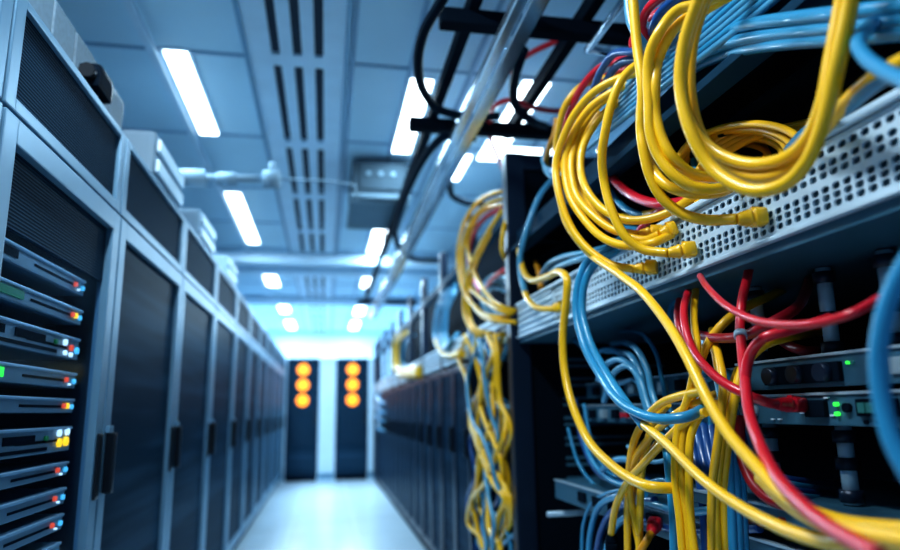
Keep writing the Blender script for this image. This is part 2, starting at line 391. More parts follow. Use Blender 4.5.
# things on and above the left cabinets
def roof_box(yc, z, sc, label):
    b = empty('junction_box', (-0.72, yc, TOP), label, 'junction box', 'white boxes on the left cabinets')
    MB().box(-0.77, -0.64, yc-0.24*sc, yc+0.24*sc, TOP+0.006, TOP+0.185*sc, 0.02).build('housing', M['white2'], b)
    MB().box(-0.64, -0.625, yc-0.22*sc, yc+0.22*sc, TOP+0.03*sc, TOP+0.08*sc, 0.006).build('cover_strip', M['lampframe'], b)
    MB().box(-0.64, -0.625, yc-0.22*sc, yc+0.22*sc, TOP+0.11*sc, TOP+0.16*sc, 0.006).build('cover_strip', M['lampframe'], b)
roof_box(2.72, TOP, 1.0, 'white junction box on the first closed cabinet beyond the server cabinet')
roof_box(3.62, TOP, 0.9, 'white junction box on the second closed cabinet, near the sprinkler pipe')
roof_box(4.6, TOP, 0.85, 'white junction box on the third closed cabinet, farthest of the three')

d = empty('air_duct', (-0.87, 2.0, TOP), 'grey ribbed cable duct lying on the nearest cabinet roofs', 'duct')
for k in range(7):
    MB().box(-0.99, -0.735, 1.30+0.16*k, 1.30+0.16*k+0.15, 1.915, 2.15, 0.008).build('duct_section', M['greydk'], d)
MB().box(-0.97, -0.755, 1.30, 2.40, 1.907, 2.13).build('duct_core', M['black'], d)
cm = empty('security_camera', (-0.69, 1.97, TOP), 'small dark security camera on the roof of the glass-doored cabinet', 'camera')
MB().cyl((-0.69, 1.97, TOP+0.007), (-0.69, 1.97, TOP+0.02), 0.04).build('base', M['black'], cm)
MB().cyl((-0.69, 1.97, TOP+0.02), (-0.69, 1.97, TOP+0.10), 0.016).build('stalk', M['black'], cm)
MB().box(-0.725, -0.66, 1.93, 2.06, TOP+0.08, TOP+0.155, 0.02).build('housing', M['black'], cm)
MB().cyl((-0.69, 1.93, TOP+0.118), (-0.69, 1.905, TOP+0.118), 0.022).build('lens', M['handle'], cm)

p = empty('hanging_sprinkler_pipe', (-0.6, 3.6, 2.28), 'pale sprinkler pipe with joints crossing above the left cabinets', 'pipe')
MB().tube([(-2.3, 3.6, 2.285), (-0.9, 3.6, 2.285), (-0.28, 3.6, 2.308)], 0.022, 14).build('pipe_run', M['pipe'], p)
MB().cyl((-0.88, 3.6, 2.285), (-0.66, 3.6, 2.292), 0.048).build('coupling', M['pipe'], p)
MB().cyl((-0.60, 3.6, 2.293), (-0.50, 3.6, 2.297), 0.034).build('coupling', M['pipe'], p)
MB().cyl((-0.36, 3.6, 2.302), (-0.27, 3.6, 2.306), 0.050).build('coupling', M['pipe'], p)
MB().cyl((-0.315, 3.6, 2.33), (-0.315, 3.6, 2.40), 0.018).build('sprinkler_head', M['pipe'], p)
MB().tube([(-0.30, 3.6, 2.308), (0.0, 3.6, 2.31), (0.14, 3.6, 2.29), (0.15, 3.6, 2.2)], 0.007, 8).build('thin_tube', M['pipe'], p)

# hanging air unit
a = empty('air_unit', (0.34, 4.8, 2.49), 'grey boxy air unit hanging from the ceiling beside the cable ladder', 'air conditioner')
MB().box(0.15, 0.54, 4.42, 5.2, 2.50, 2.76, 0.012).build('housing', M['airgrey'], a)
frame(MB(), 0.14, 0.55, 4.41, 5.21, 2.488, 2.515, 0.05).build('bottom_trim', M['airtrim'], a)
gq = MB().box(0.25, 0.47, 4.58, 5.0, 2.492, 2.502, 0.003).build('grille', M['slot'], a)
for k in range(5): MB().box(0.26, 0.46, 4.61+0.08*k, 4.63+0.08*k, 2.488, 2.495).build('louvre', M['greydk'], gq)
MB().box(0.20, 0.50, 4.408, 4.422, 2.55, 2.74, 0.004).build('service_cover', M['airgrey'], a)
for k in range(3): MB().cyl((0.26+0.085*k, 4.41, 2.66), (0.26+0.085*k, 4.396, 2.66), 0.018).build('knob', M['airtrim'], a)
for x in (0.2, 0.49): MB().cyl((x, 4.9, 2.75), (x, 4.9, CZ), 0.01).build('hanger_rod', M['grey'], a)

# ------------------------------------------------------------------ far cabinets with orange beacons
FY = 11.0
def far_cab(x0, x1, label):
    c = empty('server_cabinet', ((x0+x1)/2, FY+0.4, 0), label, 'server cabinet', 'cabinets closing the far end of the aisle')
    MB().box(x0, x1, FY, FY+0.8, 0.05, 1.90, 0.006).build('body', M['cab'], c)
    MB().box(x0+0.01, x1-0.01, FY+0.02, FY+0.78, 0, 0.05).build('plinth', M['black'], c)
    d = MB().box(x0+0.02, x1-0.02, FY-0.02, FY, 0.10, 1.82, 0.005).build('door', M['pane'], c)
    MB().box(x0+0.06, x1-0.06, FY-0.03, FY-0.02, 0.55, 1.75, 0.003).build('perforated_sheet', M['mesh'], d)
    MB().box(x1-0.055, x1-0.03, FY-0.045, FY-0.02, 0.85, 1.10, 0.004).build('handle', M['handle'], d)
    xm = (x0+x1)/2-0.0
    for zz in (1.715, 1.475, 1.235):
        MB().cyl((xm, FY-0.055, zz), (xm, FY-0.03, zz), 0.092, 20).build('beacon_light', M['led_o'], c)
far_cab(-0.60, -0.105, 'far end dark cabinet with three orange lights, nearer the left row')
far_cab(0.17, 0.68, 'far end dark cabinet with three orange lights, nearer the right row')
for x0, x1, lab in ((-0.76, -0.605, 'pale post closing the far aisle beside the left row'), (-0.10, 0.165, 'pale wide panel between the two far cabinets'), (0.685, 0.85, 'pale post closing the far aisle beside the right row')):
    q = empty('filler_panel', ((x0+x1)/2, FY, 0), lab, 'panel')
    MB().box(x0, x1, FY-0.01, FY+0.8, 0.0, 1.90, 0.005).build('panel_sheet', M['wall'], q)
    MB().box(x0+0.01, x1-0.01, FY-0.022, FY-0.01, 0.03, 0.12, 0.003).build('kick_plate', M['silver'], q)
    MB().box(x0+0.02, x1-0.02, FY-0.016, FY-0.01, 0.2, 1.8, 0.002).build('cover_strip', M['lampframe'], q)

# ------------------------------------------------------------------ right row
XR = 0.76; BZ0, BZ1 = 1.330, 1.467
def holes(x, ya, yb, z0, z1, pitch, rows, hw, depth=0.004):
    """flat sheet facing -X with real punched holes"""
    mb = MB(); bm = mb.bm
    ny = max(1, round((yb-ya)/pitch)); p = (yb-ya)/ny
    edges = [z0]
    for i in range(len(rows)-1): edges.append((rows[i][0]+rows[i][1]*0+rows[i+1][0])/2)
    edges.append(z1)
    for j, (zc, hh) in enumerate(rows):
        za, zb = edges[j], edges[j+1]
        for i in range(ny):
            a = ya+i*p; b = a+p; yc = (a+b)/2
            R, Bd, R2 = [], [], []
            for k in range(12):
                t = 2*math.pi*(k+0.5)/12
                c, s_ = math.cos(t), math.sin(t)
                sy = math.copysign(abs(c)**0.7, c); sz = math.copysign(abs(s_)**0.7, s_)
                R.append(bm.verts.new((x, yc+hw*sy, zc+hh*sz))); R2.append(bm.verts.new((x+depth, yc+hw*sy, zc+hh*sz)))
            per = []
            def P(u, v): return bm.verts.new((x, u, v))
            q = [(b, zc), (b, zb), (yc, zb), (a, zb), (a, zc), (a, za), (yc, za), (b, za)]
            # 12 perimeter points matched by angle
            per = [P(b, zc+(zb-zc)*0.27), P(b, zb), P(yc+(b-yc)*0.27, zb), P(yc-(yc-a)*0.27, zb), P(a, zb), P(a, zc+(zb-zc)*0.27),
                   P(a, zc-(zc-za)*0.27), P(a, za), P(yc-(yc-a)*0.27, za), P(yc+(b-yc)*0.27, za), P(b, za), P(b, zc-(zc-za)*0.27)]
            for k in range(12):
                l = (k+1) % 12
                bm.faces.new((R[k], R[l], per[l], per[k])); bm.faces.new((R[k], R2[k], R2[l], R[l]))
    return mb
def band_rows(z0, z1):
    h = z1-z0
    return [(z0+h*f, h*g) for f, g in ((0.13, 0.050), (0.245, 0.050), (0.36, 0.050), (0.56, 0.050), (0.685, 0.050), (0.86, 0.050))]

# --- the open rack in the foreground
B0, B1 = 0.46, 2.60
rk = empty('open_rack', (1.15, 1.5, 0), 'black open equipment rack full of yellow, blue and red cords', 'rack')
MB().box(1.58, 1.60, B0, B1, 0, 1.78).build('back_panel', M['deep'], rk)
MB().box(0.74, 1.58, B0-0.03, B0, 0, 1.78).build('side_panel', M['deep'], rk)
MB().box(0.78, 1.58, B0, B1, 0, 0.05).build('bottom_panel', M['deep'], rk)
MB().box(0.80, 1.58, B0, B1, 1.74, 1.76).build('top_panel', M['deep'], rk)
MB().box(0.742, 0.80, B0, B1, 1.685, 1.705, 0.003).build('top_rail', M['rail'], rk)
MB().box(0.770, 0.83, B0, B1, 1.725, 1.775, 0.004).build('top_rail', M['rail'], rk)
MB().box(0.84, 0.90, B0, B1, 1.63, 1.655, 0.004).build('top_rail', M['deep'], rk)
for k in range(6):
    MB().box(0.95+0.10*k, 0.975+0.10*k, B0, B1, 1.715, 1.738).build('roof_rib', M['post'], rk)
for y in (1.58, 2.52):
    MB().box(1.50, 1.54, y, y+0.04, 0.05, 1.30, 0.003).build('inner_post', M['rail'], rk)
# bolted tubes standing behind the devices
for y in (0.955, 1.10, 1.31):
    for za, zb in ((1.138, 1.305), (0.874, 1.012), (0.60, 0.733)):
        t = MB().cyl((0.93, y, za), (0.93, y, zb), 0.014, 20).build('support_tube', M['chrome'], rk)
        for zz in (za+0.004, za+0.06, zb-0.03):
            MB().cyl((0.93, y, zz), (0.93, y, zz+0.022), 0.020, 12).build('collar', M['post'], t)
MB().cyl((0.80, 2.44, 0.675), (1.10, 2.44, 0.675), 0.010).build('grab_bar', M['serverlip'], rk)

# tall end post / end panel of the next bay
ep = empty('rack_post', (0.78, 2.64, 0), 'tall black rack post standing beside the yellow and blue cord bundle', 'rack post')
MB().box(0.735, 0.815, 2.61, 2.68, 0, 2.13, 0.006).build('upright', M['post'], ep)
MB().box(0.815, 1.58, 2.63, 2.67, 0.0, 2.11, 0.003).build('end_panel', M['deep'], ep)
MB().box(0.812, 1.58, 2.618, 2.632, 2.06, 2.13, 0.003).build('end_panel_rim', M['post'], ep)
for k in range(22):
    zz = 0.72+0.026*k; 
    if k % 3: MB().box(0.95, 1.25+0.05*(k % 4), 2.622, 2.631, zz, zz+0.012).build('mounting_slot', M['chassis'], ep)

# perforated patch panel with its chassis
dv = empty('patch_panel', (1.05, 1.5, BZ0), 'long pale grey perforated patch panel that the yellow cords plug into', 'patch panel')
MB().box(XR+0.012, 1.35, B0+0.01, B1-0.01, BZ0+0.004, BZ1-0.004).build('chassis', M['chassis'], dv)
YM = 2.14
fp = holes(XR, B0+0.02, YM, BZ0+0.006, BZ1-0.014, 0.0225, band_rows(BZ0+0.006, BZ1-0.014), 0.0082).build('perforated_front', M['panel'], dv)
mb = MB(); mb.box(XR, XR+0.010, YM, B1-0.012, BZ0+0.006, BZ1-0.014)
for k in range(5): mb.box(XR-0.006, XR+0.002, YM+0.015, B1-0.02, BZ0+0.018+0.024*k, BZ0+0.028+0.024*k, 0.002)
mb.build('ridged_end', M['panel'], dv)
MB().box(XR-0.012, XR+0.02, B0+0.02, B1-0.012, BZ1-0.011, BZ1, 0.003).build('top_flange', M['panel'], dv)
MB().box(XR-0.010, XR+0.02, B0+0.02, B1-0.012, BZ0-0.002, BZ0+0.006, 0.002).build('bottom_flange', M['panel'], dv)
MB().box(XR+0.003, 1.36, B0+0.01, B1-0.01, BZ0-0.022, BZ0-0.002, 0.003).build('underside_tray', M['chassis'], dv)

# devices lower in the rack
def device(z0, z1, x, ya, yb, label, cat='server', detail=0):
    s = empty('rack_device', (x+0.25, (ya+yb)/2, z0), label, cat)
    MB().box(x+0.008, x+0.5, ya, yb, z0, z1, 0.002).build('chassis', M['chassis'], s)
    f = MB().box(x, x+0.010, ya, yb, z0, z1, 0.003).build('front_plate', M['chassis'], s)
    MB().box(x-0.004, x+0.012, ya, yb, z1-0.004, z1+0.001, 0.001).build('edge_lip', M['serverlip'], f)
    return s, f
s1, f1 = device(1.080, 1.137, 0.86, B0+0.02, 1.30, 'dark blue device with round ports, upper of the two under the patch panel')
for y in (1.17, 1.10, 1.03):
    q = MB().cyl((0.862, y, 1.105), (0.835, y, 1.105), 0.016, 16).build('dial', M['post'], s1)
MB().box(0.85, 0.861, 1.00, 1.20, 1.088, 1.122, 0.003).build('connector_bank', M['black'], s1)
for y, m in ((0.985, 'led_g'), (0.975, 'screen_t')): MB().cyl((0.862, y, 1.118), (0.855, y, 1.118), 0.0028, 10).build('indicator_light', M[m], s1)
for y in (0.86, 0.845, 0.83): MB().box(0.855, 0.861, y, y+0.009, 1.10, 1.118).build('port', M['black'], s1)
MB().box(0.855, 0.861, 0.865, 0.90, 1.094, 1.120, 0.002).build('label_plate', M['server'], s1)
s2, f2 = device(1.014, 1.070, 0.86, B0+0.02, 1.42, 'dark blue device with green lights and a small screen, red cord plugged in')
MB().box(0.85, 0.861, 1.045, 1.095, 1.028, 1.058, 0.003).build('connector_bank', M['black'], s2)
for zz in (1.034, 1.050): MB().cyl((0.862, 1.022, zz), (0.853, 1.022, zz), 0.0036, 12).build('indicator_light', M['led_g'], s2)
MB().cyl((0.862, 0.998, 1.044), (0.852, 0.998, 1.044), 0.008, 12).build('button', M['black'], s2)
b = MB().box(0.852, 0.862, 0.895, 0.975, 1.030, 1.058, 0.002).build('screen_frame', M['black'], s2)
for k in range(4): MB().box(0.849, 0.853, 0.900+0.018*k, 0.914+0.018*k, 1.036, 1.052).build('digit_cell', M['screen_t'], b)
for k in range(3): MB().cyl((0.862, 0.915+0.024*k, 1.021), (0.856, 0.915+0.024*k, 1.021), 0.004, 10).build('button', M['black'], s2)
for y, z in ((1.115, 1.052), (1.105, 1.034), (1.04, 1.060), (1.03, 1.030), (1.19, 1.022), (1.17, 1.022)): MB().box(0.8565, 0.861, y, y+0.010, z, z+0.003).build('port_mark', M['white'], s2)
for y in (1.30, 1.25): MB().cyl((0.862, y, 1.04), (0.852, y, 1.04), 0.012, 14).build('port', M['server'], s2)
s3, f3 = device(1.085, 1.14, 0.98, 1.45, 2.45, 'dim device deep in the rack behind the blue cord loops, level with the round-port device')
s4, f4 = device(1.00, 1.06, 0.96, 1.46, 2.45, 'dim device deep in the rack with a red plug, behind the yellow arches')
for s, z in ((s3, 1.11), (s4, 1.03)):
    for k in range(9):
        MB().box(0.945 if s is s4 else 0.965, 0.962 if s is s4 else 0.982, 1.52+0.1*k, 1.56+0.1*k, z-0.016, z+0.014, 0.003).build('port', M['server' if k % 2 else 'black'], s)
MB().box(0.94, 0.962, 2.02, 2.08, 1.018, 1.034, 0.003).build('plug_socket', M['red'], s4)
s5, f5 = device(0.845, 0.872, 0.80, B0+0.02, 1.50, 'flat dark shelf unit below the two lit devices')
s6, f6 = device(0.735, 0.800, 0.82, B0+0.02, 2.40, 'dark unit lowest in the open rack, behind the hanging yellow bunches')
for k in range(4): MB().cyl((0.822, 1.27+0.05*k, 0.775), (0.812, 1.27+0.05*k, 0.775), 0.010, 12).build('port', M['serverlip'], s6)
for k in range(6): MB().box(0.812, 0.822, 1.5+0.12*k, 1.56+0.12*k, 0.755, 0.785, 0.003).build('port', M['black'], s6)

# --- further right cabinets
def right_cabinet(y0, y1, label, doors=True, last=False):
    g = 0.004; y0 += g; y1 -= g
    c = empty('server_cabinet', (1.15, (y0+y1)/2, 0), label, 'server cabinet', 'cabinets along the right side')
    if doors:
        MB().box(XR+0.03, 1.55, y0, y1, 0.06, BZ0-0.02, 0.003).build('body', M['cab'], c)
        ym = (y0+y1)/2
        for a, b in ((y0+0.01, ym-0.004), (ym+0.004, y1-0.01)):
            d = frame(MB(), XR, XR+0.028, a, b, 0.08, BZ0-0.03, 0.04, 0.03, 0.04).build('door', M['post'], c)
            MB().box(XR+0.01, XR+0.026, a+0.04, b-0.04, 0.12, BZ0-0.06).build('door_panel', M['pane'], d)
            MB().box(XR-0.022, XR, a+0.012, a+0.034, 0.80, 0.95, 0.005).build('handle', M['handle'], d)
    else:
        MB().box(1.35, 1.55, y0, y1, 0.06, BZ0-0.02, 0.003).build('body', M['deep'], c)
    MB().box(XR+0.03, 1.53, y0, y1, 0.0, 0.06).build('plinth', M['black'], c)
    bd = MB().box(XR+0.006, 1.30, y0, y1, BZ0, BZ1, 0.003).build('patch_band', M['panel'], c)
    mb = MB()
    for r in range(3):
        for k in range(int((y1-y0-0.06)/0.04)):
            yy = y0+0.04+0.04*k; zz = BZ0+0.030+0.036*r
            mb.poly([(XR+0.005, yy, zz), (XR+0.005, yy+0.022, zz), (XR+0.005, yy+0.022, zz+0.016), (XR+0.005, yy, zz+0.016)])
    o = mb.build('port_grid', M['slot'], bd); o['kind'] = 'stuff'
    MB().box(XR, XR+0.05, y1-0.06, y1, BZ0-0.02, 2.12, 0.004).build('upright', M['post'], c)
    MB().box(XR, XR+0.04, y0, y1-0.05, 1.86, 1.91, 0.004).build('top_rail', M['rail'], c)
    MB().box(1.05, 1.08, y0, y1, BZ1, 2.12).build('back_panel', M['deep'], c)
    return c
RB = [2.68, 3.58, 4.50, 5.40, 6.30, 7.20, 8.10, 9.0, 9.9, 10.4, 10.97]
right_cabinet(RB[0], RB[1], 'open-fronted right cabinet with the hanging yellow and blue bundle', doors=False)
for i in range(1, 10):
    right_cabinet(RB[i], RB[i+1], 'dark double-doored right cabinet, %s beyond the open-fronted bundle cabinet' % WORDS[i].replace('second', 'first').replace('third', 'second') if i < 3 else
                  'dark double-doored right cabinet, %s beyond the open-fronted bundle cabinet' % WORDS[i-1])

# ------------------------------------------------------------------ cable ladder, channel, hoses
lz = 2.40
ld = empty('cable_ladder', (0.68, 4, lz), 'black cable ladder hung under the ceiling above the right racks', 'cable ladder')
MB().box(0.455, 0.495, 1.2, 8.6, lz, lz+0.06, 0.006).build('side_rail', M['black'], ld)
MB().box(0.865, 0.905, 1.2, 3.1, lz, lz+0.06, 0.006).build('side_rail', M['black'], ld)
for y in (2.05, 2.93, 8.2):
    MB().box(0.36, 1.10, y-0.03, y+0.03, lz-0.055, lz+0.004, 0.008).build('rung', M['black'], ld)
for y in (5.65, 8.2):
    for x in (0.475,): MB().cyl((x, y, lz+0.05), (x, y, CZ), 0.010).build('hanger_rod', M['black'], ld)
ch = empty('steel_channel', (0.62, 4, 2.25), 'long shiny steel channel running under the cable ladder', 'channel')
MB().box(0.535, 0.575, 1.0, 8.8, 2.25, 2.285, 0.005).build('channel_web', M['silver2'], ch)
MB().box(0.575, 0.630, 1.0, 8.8, 2.235, 2.25, 0.004).build('channel_flange', M['silver2'], ch)
MB().box(0.620, 0.632, 1.0, 8.8, 2.25, 2.30, 0.003).build('channel_lip', M['silver2'], ch)
for y in (2.05, 2.93, 8.2): MB().cyl((0.60, y, 2.25), (0.60, y, 2.41), 0.009).build('hanger_bolt', M['silver2'], ch)
bk = empty('mounting_bracket', (0.9, 2.0, 2.25), 'flat grey steel bracket beside the cable ladder near the top edge', 'bracket')
MB().tube([onZ(640, -22, 2.25), onZ(588, 50, 2.25)], 0.013, 4).build('bracket_arm', M['silver2'], bk)
MB().tube([onZ(586, 49, 2.25), onZ(640, 60, 2.25)], 0.013, 4).build('bracket_foot', M['silver2'], bk)

def hose(pts, Z, r, m, name, label, cat, group):
    P = [onZ(x, y, Z if len(q) == 0 else q[0]) for x, y, *q in pts]
    o = MB().tube(spline(P), r, 12).build(name, M[m], None, P[0])
    return tag(o, label, cat, group)
G = 'black hoses looping from the cable ladder'
hose([(450, -16), (442, 0), (424, 32), (418, 64), (424, 92), (440, 110), (472, 117), (500, 116)], 2.30, 0.018, 'blackcord', 'hanging_hose', 'big black hose looping out below the first ladder rung', 'hose', G)
hose([(524, 50, 2.33), (520, 60), (514, 84), (516, 106), (532, 121), (545, 126, 2.36)], 2.28, 0.018, 'blackcord', 'hanging_hose', 'short black hose looping between the first two ladder rungs', 'hose', G)
hose([(475, 138), (464, 136), (446, 136), (436, 143), (420, 165), (402, 205), (395, 232), (403, 253), (418, 260), (440, 261)], 2.30, 0.020, 'blackcord', 'hanging_hose', 'long black hose sagging beside the grey air unit', 'hose', G)
hose([(447, 165), (449, 182), (455, 198), (474, 204), (490, 202)], 2.30, 0.018, 'blackcord', 'hanging_hose', 'small black hose hooking down above the far yellow coil', 'hose', G)
G = 'red cords strung along the cable ladder'
hose([(600, 26), (575, 34), (552, 43), (528, 55), (505, 75)], 2.47, 0.012, 'red', 'patch_cord', 'red cord passing under the first ladder rung', 'cable', G)
hose([(575, 108), (555, 111), (532, 107), (510, 100), (496, 105), (490, 122), (491, 140), (498, 158), (506, 176)], 2.40, 0.012, 'red', 'patch_cord', 'red cord looping down below the second ladder rung', 'cable', G)

# ------------------------------------------------------------------ cords
def plug_mesh(a, b, r):
    """ribbed boot and square connector block from a to b"""
    a = Vector(a); b = Vector(b); d = (b-a); L = d.length; d.normalize()
    up = Vector((0, 0, 1)); u = (up-d*up.dot(d)).normalized(); w = d.cross(u)
    mb = MB(); prev = None; n = 16
    prof = [(0, 1.0, 0), (0.06, 1.25, 0), (0.12, 1.2, 0), (0.16, 1.45, .2), (0.22, 1.3, .2), (0.26, 1.55, .3), (0.33, 1.4, .3), (0.37, 1.7, .5), (0.46, 1.65, .6), (0.48, 1.35, .6), (0.53, 1.35, .6), (0.55, 1.75, 0.8), (0.60, 1.85, 0.8), (0.97, 1.85, 0.8), (1.0, 1.7, .8)]
    for t, s, sq in prof:
        ring = []
        for k in range(n):
            th = 2*math.pi*k/n; c, q = math.cos(th), math.sin(th); e = 1-0.6*sq
            ring.append(mb.bm.verts.new(a+d*L*t+(u*math.copysign(abs(c)**e, c)*0.86+w*math.copysign(abs(q)**e, q))*r*s))
        if prev:
            for k in range(n):
                j = (k+1) % n; f = mb.bm.faces.new((prev[k], prev[j], ring[j], ring[k])); f.smooth = True
        else: mb.bm.faces.new(ring[::-1])
        prev = ring
    mb.bm.faces.new(prev)
    tab = MB(); o = a+d*L*0.58+u*r*1.6
    for (p0, p1) in ((0, 0.36),):
        P = [o+w*r*0.5, o-w*r*0.5, o-w*r*0.5+d*L*0.36, o+w*r*0.5+d*L*0.36]
        top = [tab.bm.verts.new(p+u*r*(0.35 if i < 2 else 0.12)) for i, p in enumerate(P)]; bot = [tab.bm.verts.new(p-u*r*0.1) for p in P]
        tab.bm.faces.new(top); tab.bm.faces.new(bot[::-1])
        for i in range(4): tab.bm.faces.new((top[i], top[(i+1) % 4], bot[(i+1) % 4], bot[i]))
    return mb, tab
def fillX(pts, X0):
    """carry / interpolate the distance of each control point from the aisle axis"""
    xs = [p[2] if len(p) > 2 else None for p in pts]
    known = [i for i, v in enumerate(xs) if v is not None]
    if not known: return [(p[0], p[1], X0) for p in pts]
    out = []
    for i, p in enumerate(pts):
        if xs[i] is not None: v = xs[i]
        else:
            lo = max([k for k in known if k < i], default=None); hi = min([k for k in known if k > i], default=None)
            if lo is None: v = xs[hi]
            elif hi is None: v = xs[lo]
            else:
                t = (i-lo)/(hi-lo); t = t*t*(3-2*t); v = xs[lo]*(1-t)+xs[hi]*t
        out.append((p[0], p[1], v))
    return out
def cord(m, pts, label, group=None, r=0.0100, X=0.72, plug=None, plugmat=None, sleeve=None, name='patch_cord', startplug=None):
    Q = fillX(pts, X); P = [onX(*q) for q in Q]
    S = spline(P, 10)
    o = MB().tube(S, r, 12).build(name, M[m], None, P[0])
    tag(o, label, 'cable', group)
    for e in ((plug, P[-1]), (startplug, P[0])):
        if e[0]:
            b = onX(*e[0]); mb, tab = plug_mesh(e[1]+(e[1]-b)*0.02, b, r)
            pg = mb.build('plug', M[plugmat or m], o); tab.build('latch_tab', M[plugmat or m], pg)
    if sleeve:
        i = int(sleeve*(len(S)-1)); MB().cyl(S[i], S[min(i+2, len(S)-1)], r*1.3, 16).build('sleeve', M['serverlip'], o)
    return o
def strands(m, pts, n, off, labels, group, **k):
    for i in range(n):
        j = [((p[0]+off[0]*i+random.uniform(-.8, .8)), (p[1]+off[1]*i+random.uniform(-.8, .8)))+((p[2]+off[2]*i,) if len(p) > 2 else ()) for p in pts]
        kk = dict(k)
        if 'X' in kk: kk['X'] = kk['X']+off[2]*i
        cord(m, j, labels[i] if isinstance(labels, (list, tuple)) else labels, group, **kk)

# yellow cords looping down from the top to plugs in the panel
GY = 'yellow cords looping down into the patch panel'
cord('yellow', [(630, -25, .58), (633, 0, .58), (637, 46, .58), (642, 84, .58), (642, 109, .58), (641, 130, .58), (643, 147, .58), (650, 176, .59), (663, 199, .61), (683, 214, .64), (708, 220, .67), (737, 219, .705)],
     'yellow cord dropping from the top edge to the plug highest on the patch panel', GY, plug=(764, 217, .752))
cord('yellow', [(735, -12, .70), (700, 4, .64), (678, 10, .61), (660, 31, .58), (650, 53, .57), (648, 76, .57), (649, 102, .57), (650, 130, .57), (658, 155, .58), (675, 176, .60), (695, 188, .63), (722, 188, .68), (745, 176, .74), (760, 165, .79)],
     'yellow cord arching beside the straight drop, outer one of the arching pair', GY)
cord('yellow', [(750, -16, .72), (706, 9, .66), (684, 20, .63), (668, 38, .60), (658, 60, .59), (655, 84, .58), (655, 110, .58), (661, 136, .585), (673, 158, .60), (693, 174, .64), (718, 177, .70), (740, 168, .77)],
     'yellow cord arching beside the straight drop, inner one of the arching pair', GY)
cord('yellow', [(646, 84, .63), (641, 110, .61), (642, 140, .60), (652, 168, .60), (668, 186, .61), (690, 193, .64), (716, 193, .69), (738, 184, .76)],
     'yellow cord crossing behind the straight drop and turning in under the big loop', GY)
cord('yellow', [(655, 60, .70), (639, 64, .66), (622, 79, .62), (612, 102, .60), (606, 127, .59), (602, 155, .59), (604, 181, .60), (612, 211, .61), (625, 236, .63), (642, 249, .66), (668, 253, .70)],
     'yellow cord on the front of the loop bunch ending in the second highest plug', GY, plug=(695, 249, .752))
cord('yellow', [(640, 72, .72), (617, 79, .68), (594, 92, .64), (576, 112, .61), (563, 138, .59), (556, 164, .58), (559, 194, .58), (571, 227, .60), (589, 250, .63), (612, 265, .67), (634, 269, .71)],
     'outermost yellow cord of the loop bunch ending in the lowest plug', GY, plug=(657, 267, .752))
cord('yellow', [(632, 82, .73), (612, 92, .69), (590, 108, .65), (574, 132, .62), (565, 160, .60), (569, 194, .60), (584, 219, .62), (605, 239, .64), (630, 246, .67), (655, 242, .70), (672, 234, .745)],
     'second yellow cord from the outside of the loop bunch', GY)
cord('yellow', [(630, 90, .74), (605, 100, .70), (588, 118, .66), (576, 142, .63), (571, 165, .61), (576, 194, .61), (594, 216, .63), (614, 230, .66), (638, 235, .70)],
     'third yellow cord from the outside of the loop bunch, ending in a hidden plug', GY, plug=(662, 232, .752))
cord('yellow', [(634, 96, .75), (610, 108, .70), (592, 128, .66), (582, 150, .63), (581, 172, .62), (588, 192, .62), (604, 210, .64), (628, 220, .67), (653, 218, .71), (673, 210, .745), (695, 196, .79), (715, 188, .82)],
     'inner yellow cord of the loop bunch running on behind the patch panel top', GY)
cord('yellow', [(600, 112, .70), (583, 136, .66), (577, 160, .64), (580, 186, .64), (596, 212, .65), (620, 232, .67), (645, 240, .70), (660, 234, .72)],
     'yellow cord in the middle of the loop bunch bending to the panel', GY, plug=(675, 228, .752))
cord('yellow2', [(618, 80, .74), (600, 78, .73), (579, 88, .70), (566, 104, .67), (559, 126, .66), (556, 150, .66), (560, 170, .66)],
     'ochre yellow cord at the outer edge of the red and blue cords', GY)
# the big near loop
GL = 'big yellow loop in front of the patch panel'
cord('yellow', [(712, -25, 0.585), (702, 0, 0.575), (688, 40, 0.560), (682, 80, 0.555), (689, 120, 0.565), (713, 150, 0.585), (750, 164, 0.605), (785, 158, 0.615), (808, 138, 0.615), (822, 104, 0.615), (832, 52, 0.625), (842, 0, 0.635), (846, -25, 0.635)],
     'inner strand of the big yellow loop hanging at the top', GL, r=.0095)
cord('yellow', [(708, -25, 0.560), (698, 0, 0.555), (684, 42, 0.545), (680, 84, 0.540), (690, 130, 0.545), (712, 168, 0.565), (750, 190, 0.585), (783, 185, 0.600), (806, 163, 0.605), (822, 125, 0.610), (836, 65, 0.615), (850, 0, 0.625), (855, -25, 0.625)],
     'outer strand of the big yellow loop, lowest at the bend', GL, r=.0095)
cord('yellow2', [(720, -25, 0.605), (706, 0, 0.600), (693, 42, 0.585), (690, 88, 0.580), (700, 132, 0.585), (724, 162, 0.600), (760, 177, 0.615), (792, 167, 0.625), (813, 142, 0.630), (830, 100, 0.635), (842, 50, 0.645), (852, 0, 0.655), (856, -25, 0.655)],
     'middle strand of the big yellow loop, duller than its neighbours', GL, r=.0095)
